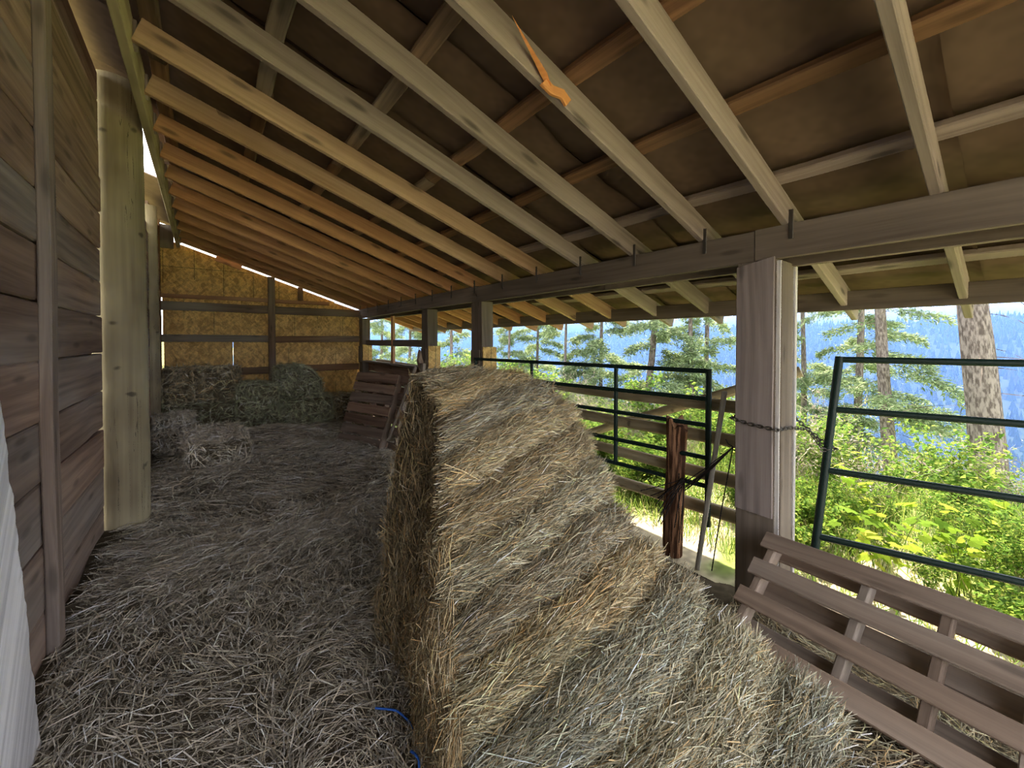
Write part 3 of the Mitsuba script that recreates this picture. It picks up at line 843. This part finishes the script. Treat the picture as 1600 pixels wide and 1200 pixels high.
m = 30000
hy = -600 + 3600 * rng.uniform(0, 1, m) ** 1.5
hx = rng.uniform(300, 1120, m)
add('hill_trees', cones(hx, hy, hill_h(hx, hy) - 2, rng.uniform(9, 19, m), rng.uniform(2.4, 4.2, m), paint(m, [(.045, .075, .035), (.06, .09, .04), (.09, .10, .05)], .3)), 'hill_tree_mat',
    label='countless conifers covering the far hillside', cat='trees', kind='stuff')
m = 2200
hy = rng.uniform(-150, 900, m)
hx = rng.uniform(95, 250, m)
add('hill_trees', cones(hx, hy, ground_h(hx, hy) - 1, rng.uniform(6, 13, m), rng.uniform(1.6, 3, m), paint(m, [(.05, .085, .04), (.08, .11, .05)], .3), 7), 'hill_tree_mat',
    label='conifers on the slope falling away into the valley', cat='trees', kind='stuff')
scene['haze'] = {'type': 'cube', 'to_world': T().translate([1300, 1750, -60]).scale([1230, 2500, 150]), 'bsdf': {'type': 'null'},
                 'interior': {'type': 'homogeneous', 'albedo': {'type': 'rgb', 'value': [.13, .25, .62]}, 'sigma_t': .0013}}
tag('haze', 'blue summer haze filling the valley', 'haze', kind='stuff')


def leafmesh(P, D, N, L, W, col, lobes=False):
    """Folded leaves: two triangles each (diamond along D, normal about N)."""
    n = len(P)
    D = D / np.linalg.norm(D, axis=1, keepdims=True)
    S = np.cross(D, N); S /= np.linalg.norm(S, axis=1, keepdims=True) + 1e-9
    Up = np.cross(S, D)
    L, W = L[:, None], W[:, None]
    V = np.stack([P, P + D * L * .45 + S * W * .5 + Up * W * .16, P + D * L - Up * L * .08, P + D * L * .45 - S * W * .5 + Up * W * .16], 1)
    f = np.array([[0, 1, 2], [0, 2, 3]])
    return V.reshape(-1, 3), (f[None] + (np.arange(n) * 4)[:, None, None]).reshape(-1, 3), np.zeros((n * 4, 2)), np.repeat(col, 4, 0)


GREEN = [(.12, .23, .04), (.18, .30, .055), (.24, .33, .065), (.10, .18, .045), (.28, .34, .08)]
DRY = [(.34, .29, .24), (.42, .37, .30), (.26, .22, .19), (.40, .36, .34)]


def stem_paths(n, h, r, spread=1.0):
    """Curving stems from the root: (n, 7, 3)."""
    a = rng.uniform(0, 2 * np.pi, n)
    e = rng.uniform(.2, 1, n) * r
    hh = h * rng.uniform(.55, 1.0, n)
    s = np.linspace(0, 1, 7)
    x = np.cos(a)[:, None] * e[:, None] * s ** 1.5 + rng.normal(0, .02, (n, 1))
    y = np.sin(a)[:, None] * e[:, None] * s ** 1.5 + rng.normal(0, .02, (n, 1))
    z = hh[:, None] * (1 - (1 - s) ** 1.35)
    return np.stack([x, y, np.broadcast_to(z, x.shape)], -1)


def stems_mesh(S, w, col):
    ms = []
    for k in range(S.shape[1] - 1):
        a, b = S[:, k], S[:, k + 1]
        d = b - a
        l = np.linalg.norm(d, axis=1) + 1e-6
        ms.append(strands((a + b) / 2, d, l * 1.08, np.full(len(a), w * (1 - .1 * k)), np.zeros(len(a)), col))
    return join(ms)


def leafy(n_stem, n_leaf, h, r, size, palette):
    S = stem_paths(n_stem, h, r)
    k = rng.integers(0, n_stem, n_leaf)
    s = np.sqrt(rng.uniform(.08, 1, n_leaf)) * 6
    i = np.minimum(s.astype(int), 5)
    P = S[k, i] + (S[k, i + 1] - S[k, i]) * (s - i)[:, None] + rng.normal(0, .045, (n_leaf, 3))
    D = rng.normal(0, 1, (n_leaf, 3)) + [0, 0, .1]
    D[:, 2] *= .5
    N = rng.normal(0, .55, (n_leaf, 3)) + [0, 0, 1]
    L = rng.uniform(*size, n_leaf)
    return stems_mesh(S, .006, paint(n_stem, [(.2, .17, .12)])), leafmesh(P, D, N, L, L * rng.uniform(.45, .75, n_leaf), paint(n_leaf, palette, .25))


def dry(n, h, r):
    S = stem_paths(n, h, r)
    ms = [stems_mesh(S, .005, paint(n, DRY))]
    m = n * 9
    k = rng.integers(0, n, m)
    i = rng.integers(2, 6, m)
    P = S[k, i]
    D = rng.normal(0, 1, (m, 3)) + [0, 0, .7]
    L = rng.uniform(.08, .32, m)
    Dn = D / np.linalg.norm(D, axis=1, keepdims=True)
    ms.append(strands(P + Dn * L[:, None] / 2, D, L, np.full(m, .0035), rng.normal(0, .03, m), paint(m, DRY)))
    m2 = n * 14
    k = rng.integers(0, m, m2)
    Pl = P[k] + Dn[k] * (L[k] * rng.uniform(.2, 1, m2))[:, None]
    ll = rng.uniform(.02, .05, m2)
    lf = leafmesh(Pl, rng.normal(0, 1, (m2, 3)), rng.normal(0, 1, (m2, 3)) + [0, 0, 1], ll, ll * .5, paint(m2, DRY + [(.2, .28, .09), (.3, .3, .16)], .3))
    return join(ms), lf


def group(name, parts, bsdfs):
    g = {'type': 'shapegroup'}
    for (k, m), b in zip(parts.items(), bsdfs):
        g[k] = ply((m[0], m[1]), b, color=m[3])
    scene[name] = g


protos = {}
for k, (ns, nl, h, r, size) in enumerate(((16, 950, 1.0, .55, (.035, .075)), (22, 1300, 1.25, .7, (.04, .09)), (14, 600, .7, .5, (.05, .10)))):
    st, lf = leafy(ns, nl, h, r, size, GREEN)
    group(f'leafy_proto_{k}', {'stems': st, 'leaves': lf}, ('hay', 'leaf'))
for k, (n, h, r) in enumerate(((26, 1.2, .6), (20, .9, .6))):
    st, lf = dry(n, h, r)
    group(f'dry_proto_{k}', {'twigs': st, 'leaves': lf}, ('hay', 'leaf'))


def where(x, y):
    if y < .45 * x - .9:
        return ('beyond the tilted gate near the stout conifer', 'far') if x > 5.2 else ('close outside the tilted gate above the large pallet', 'near')
    if y < .62 * x - .3:
        return ('on the bank behind the near post and the chain', 'post')
    if x < 5.2:
        return ('close outside the fence rails behind the closed tube gate', 'rails')
    return ('on the far bank beyond the fence rails under the slim conifers', 'bank')


def plant(name, proto, x, y, sc, label, cat, grp):
    k = key_for(name)
    scene[k] = {'type': 'instance', 'to_world': T().translate([float(x), float(y), float(ground_h(x, y)) - .03]).rotate([0, 0, 1], float(rng.uniform(0, 360))).scale(float(sc)), 'shapegroup': {'type': 'ref', 'id': proto}}
    w_, g_ = where(x, y)
    tag(k, f'{label} {w_}', cat, f'{grp} {w_}')


r2 = np.random.default_rng(21)
for k in range(120):
    x = 3.75 + 6.2 * r2.uniform() ** 1.1
    y = r2.uniform(-.6, 1.15 * x + 4.5)
    sc = r2.uniform(.55, .95) * (1.0 if y < 2 else 1.2)
    if x < 4.5:
        sc *= .7
    plant('leafy_shrub', f'leafy_proto_{r2.integers(0, 3)}', x, y, sc, 'bright green leafy shrub', 'shrub', 'leafy shrubs')
for k in range(70):
    x, y = 3.45 + 1.7 * r2.uniform() ** 1.3, r2.uniform(-.6, 5.5)
    plant('leafy_shrub', f'leafy_proto_{r2.integers(0, 3)}', x, y, r2.uniform(.32, .55), 'bright green leafy shrub', 'shrub', 'leafy shrubs')
for k in range(80):
    x = 4.6 + 5.5 * r2.uniform()
    y = r2.uniform(-.5, 1.1 * x + 3)
    plant('dry_shrub', f'dry_proto_{k % 2}', x, y, r2.uniform(.7, 1.15), 'dry grey twiggy shrub', 'shrub', 'dry twiggy shrubs')
# grass
m = 40000
gx = 3.1 + 5.4 * rng.uniform(0, 1, m) ** 1.15
gy = rng.uniform(-.9, 1, m) + rng.uniform(0, 1, m) * (gx * 1.1 + 4.5)
gl_ = rng.uniform(.05, .16, m) * (1 + 1.2 * np.clip(gx - 3.2, 0, 1.2))
gd = rng.normal(0, .35, (m, 3)) + [0, 0, 1]
gd /= np.linalg.norm(gd, axis=1, keepdims=True)
gp_ = np.c_[gx, gy, ground_h(gx, gy)]
col = paint(m, GREEN + GREEN + [(.42, .38, .2), (.36, .33, .16), (.28, .36, .08)], .25)
add('grass', strands(gp_ + gd * (gl_ / 2)[:, None], gd, gl_, rng.uniform(.003, .007, m), rng.normal(0, .15, m) * gl_, col), 'leaf', label='green and straw coloured grass along the outside of the shed', cat='grass', kind='stuff')

# broad-leaved plants by the open gate: every leaf a part
def maple(L):
    a = np.radians([180, 215, 250, 290, 318, 338, 0, 22, 42, 70, 110, 145])
    r = np.array([.12, .45, .52, .42, .62, .48, .95, .48, .62, .42, .52, .45])
    pts = np.c_[r * np.cos(a) * .75 + .25, r * np.sin(a), -.25 * (r * np.sin(a)) ** 2 - .10 * (r * np.cos(a)) ** 2]
    V = np.vstack([[[.2, 0, .03]], pts]) * L
    return V, np.array([[0, k + 1, (k + 1) % 12 + 1] for k in range(12)])


for x, y, h, n, lab in ((3.62, .62, .62, 34, 'broad-leaved green plant just outside the tilted gate, nearest the pallet'), (3.9, .30, .60, 34, 'broad-leaved green plant behind the lowest bar of the tilted gate'), (4.2, .75, .75, 30, 'taller broad-leaved green plant beside the lower left of the tilted gate'),
                        (4.35, .12, .62, 30, 'broad-leaved green plant at the right edge behind the tilted gate')):
    t = thing('broadleaf_plant', lab, 'plant')
    S = stem_paths(9, h, .34) + np.array([x, y, float(ground_h(x, y))])
    add(t + '__stems', stems_mesh(S, .007, paint(9, [(.15, .2, .06)])), 'hay')
    for k in range(n):
        i = int(rng.integers(2, 7))
        p0 = S[k % 9, i] + rng.normal(0, .04, 3)
        V, F = maple(rng.uniform(.07, .13))
        az, tl = rng.uniform(0, 360), rng.uniform(-10, 45)
        R = np.array(T().rotate([0, 0, 1], az).rotate([0, 1, 0], tl).rotate([1, 0, 0], rng.normal(0, 18)).matrix)[:3, :3]
        V = V @ R.T + p0
        c = paint(1, [(.22, .36, .04), (.30, .42, .05), (.16, .28, .04), (.38, .44, .07)], .15)
        add(t + '__leaf', (V, F, np.zeros((len(V), 2)), np.repeat(c, len(V), 0)), 'leaf')


# conifers
def conifer(px, D, dia, label, lean=(0, 0), height=9.0, n_br=46, first=1.4, dead=0, dense=1.0, blen=1.5):
    tt = D / FPX
    x, y = tt * (382.8 + .7943 * (px - 800)), tt * (500.4 - .6077 * (px - 800))
    z0 = float(ground_h(x, y)) - .2
    t = thing('conifer', label, 'tree')
    zs = np.linspace(0, height, 26)
    path = np.c_[x + lean[0] * zs, y + lean[1] * zs, z0 + zs]
    path[:, :2] += .03 * np.c_[np.sin(zs * .9 + px), np.cos(zs * .8 + px)]
    add(t + '__trunk', log(path, dia / 2 * (1 - zs / height * .75), 16, .07), 'bark', smooth=True)
    V = []
    B = []
    for k in range(n_br + dead):
        isdead = k >= n_br
        zb = rng.uniform(.8, 3.8) if isdead else first + (height - first) * (k / n_br) ** 1.7
        a = rng.uniform(0, 2 * np.pi)
        droop = rng.uniform(.1, .6)
        Lb = (blen * rng.uniform(.6, 1.1) * (1 - .75 * zb / height)) * (1.0 if not isdead else .8)
        p0 = np.array([np.interp(zb, zs, path[:, m]) for m in range(3)])
        d = np.array([math.cos(a), math.sin(a), 0])
        s = np.linspace(0, 1, 8)
        br = p0 + s[:, None] * Lb * d + np.c_[0 * s, 0 * s, Lb * (.14 * s - (droop if not isdead else .5) * s ** 2)] + rng.normal(0, .012, (8, 3)) * s[:, None]
        B.append(br)
        if isdead:
            continue
        n = int(95 * dense * Lb)
        q = rng.uniform(.15, 1, n)
        P = np.c_[[np.interp(q, s, br[:, m]) for m in range(3)]].T
        side = np.cross(d, [0, 0, 1])
        sg = rng.choice([-1, 1], n)
        tw = (d * .6 + 0) + side * sg[:, None] * rng.uniform(.5, 1.1, (n, 1)) + np.c_[np.zeros((n, 2)), rng.normal(-.18, .15, n)]
        tw /= np.linalg.norm(tw, axis=1, keepdims=True)
        tl = rng.uniform(.10, .42, n) * (1.05 - q * .7) * max(Lb, .5)
        # each twig: five needle sprays
        for f_ in (.15, .35, .5, .65, .8, 1.0):
            V.append((P + tw * (tl * f_)[:, None] + rng.normal(0, .035, (n, 3)) - np.array([0, 0, .10]) * (f_ * f_ * rng.uniform(0, 1.6, (n, 1))), tw + rng.normal(0, .45, (n, 3))))
    B = np.array(B)
    add(t + '__branches', stems_mesh(B, .016 if dia > .2 else .012, paint(len(B), [(.10, .08, .07), (.16, .13, .11)])), 'hay', kind='stuff')
    if V:
        P, Dv = np.vstack([v[0] for v in V]), np.vstack([v[1] for v in V])
        n = len(P)
        L = rng.uniform(.06, .15, n)
        add(t + '__needles', leafmesh(P, Dv, rng.normal(0, .8, (n, 3)) + [0, 0, 1], L, L * .26, paint(n, [(.20, .27, .13), (.25, .33, .17), (.32, .38, .24), (.14, .20, .11)], .25)), 'leaf', kind='stuff')


conifer(1555, 5.3, .37, 'stout conifer trunk at the right behind the tilted gate', (-.035, .055), 11, 26, 6.2, 11, 1.0, 1.9)
conifer(1398, 9.0, .29, 'conifer with a leaning trunk, second from the right behind the tilted gate', (-.03, .045), 10, 30, 2.2, 8, .7, 1.7)
conifer(1343, 11.0, .23, 'slim conifer just left of the leaning one behind the tilted gate', (0, 0), 10, 44, 1.9, 4, 1.1, 1.9)
conifer(1257, 12.0, .19, 'slim conifer seen right beside the pale edge of the near post', (0, .01), 9, 46, 1.0, 3, 1.0, 1.6)
conifer(1104, 12.0, .18, 'slim conifer seen above the right end of the closed tube gate', (0, 0), 9, 46, .9, 3, 1.0, 1.6)
conifer(1084, 10.5, .15, 'thin conifer left of the slim one above the end of the closed tube gate', (0, .02), 8, 36, 1.0, 3, .9, 1.4)
conifer(1005, 11.0, .21, 'conifer with a slanting trunk behind the middle of the closed tube gate', (.05, -.06), 9, 46, 1.0, 3, 1.2, 1.8)
conifer(940, 12.5, .14, 'bushy pale green conifer behind the upright of the closed tube gate', (0, 0), 8, 54, .6, 0, 1.3, 1.7)
conifer(884, 12.5, .10, 'pole-thin conifer just right of the gate upright', (0, 0), 9, 26, 1.4, 2, .8, 1.1)
conifer(840, 14.5, .12, 'bushy conifer above the far end of the closed tube gate', (0, 0), 8, 54, .6, 0, 1.3, 1.7)
conifer(796, 13.5, .10, 'pole-thin conifer just right of the second square post', (0, 0), 9, 30, 1.2, 2, .8, 1.2)
conifer(704, 14.5, .13, 'thin conifer seen between the two far square posts', (0, 0), 9, 34, 1.2, 3, .9, 1.3)
conifer(640, 15.0, .12, 'small conifer seen through the open frame of the far bay', (0, 0), 7, 44, .8, 0, 1.0, 1.4)
conifer(596, 19.0, .14, 'conifer seen through the left pane of the far open frame', (0, 0), 8, 44, .8, 0, 1.0, 1.5)
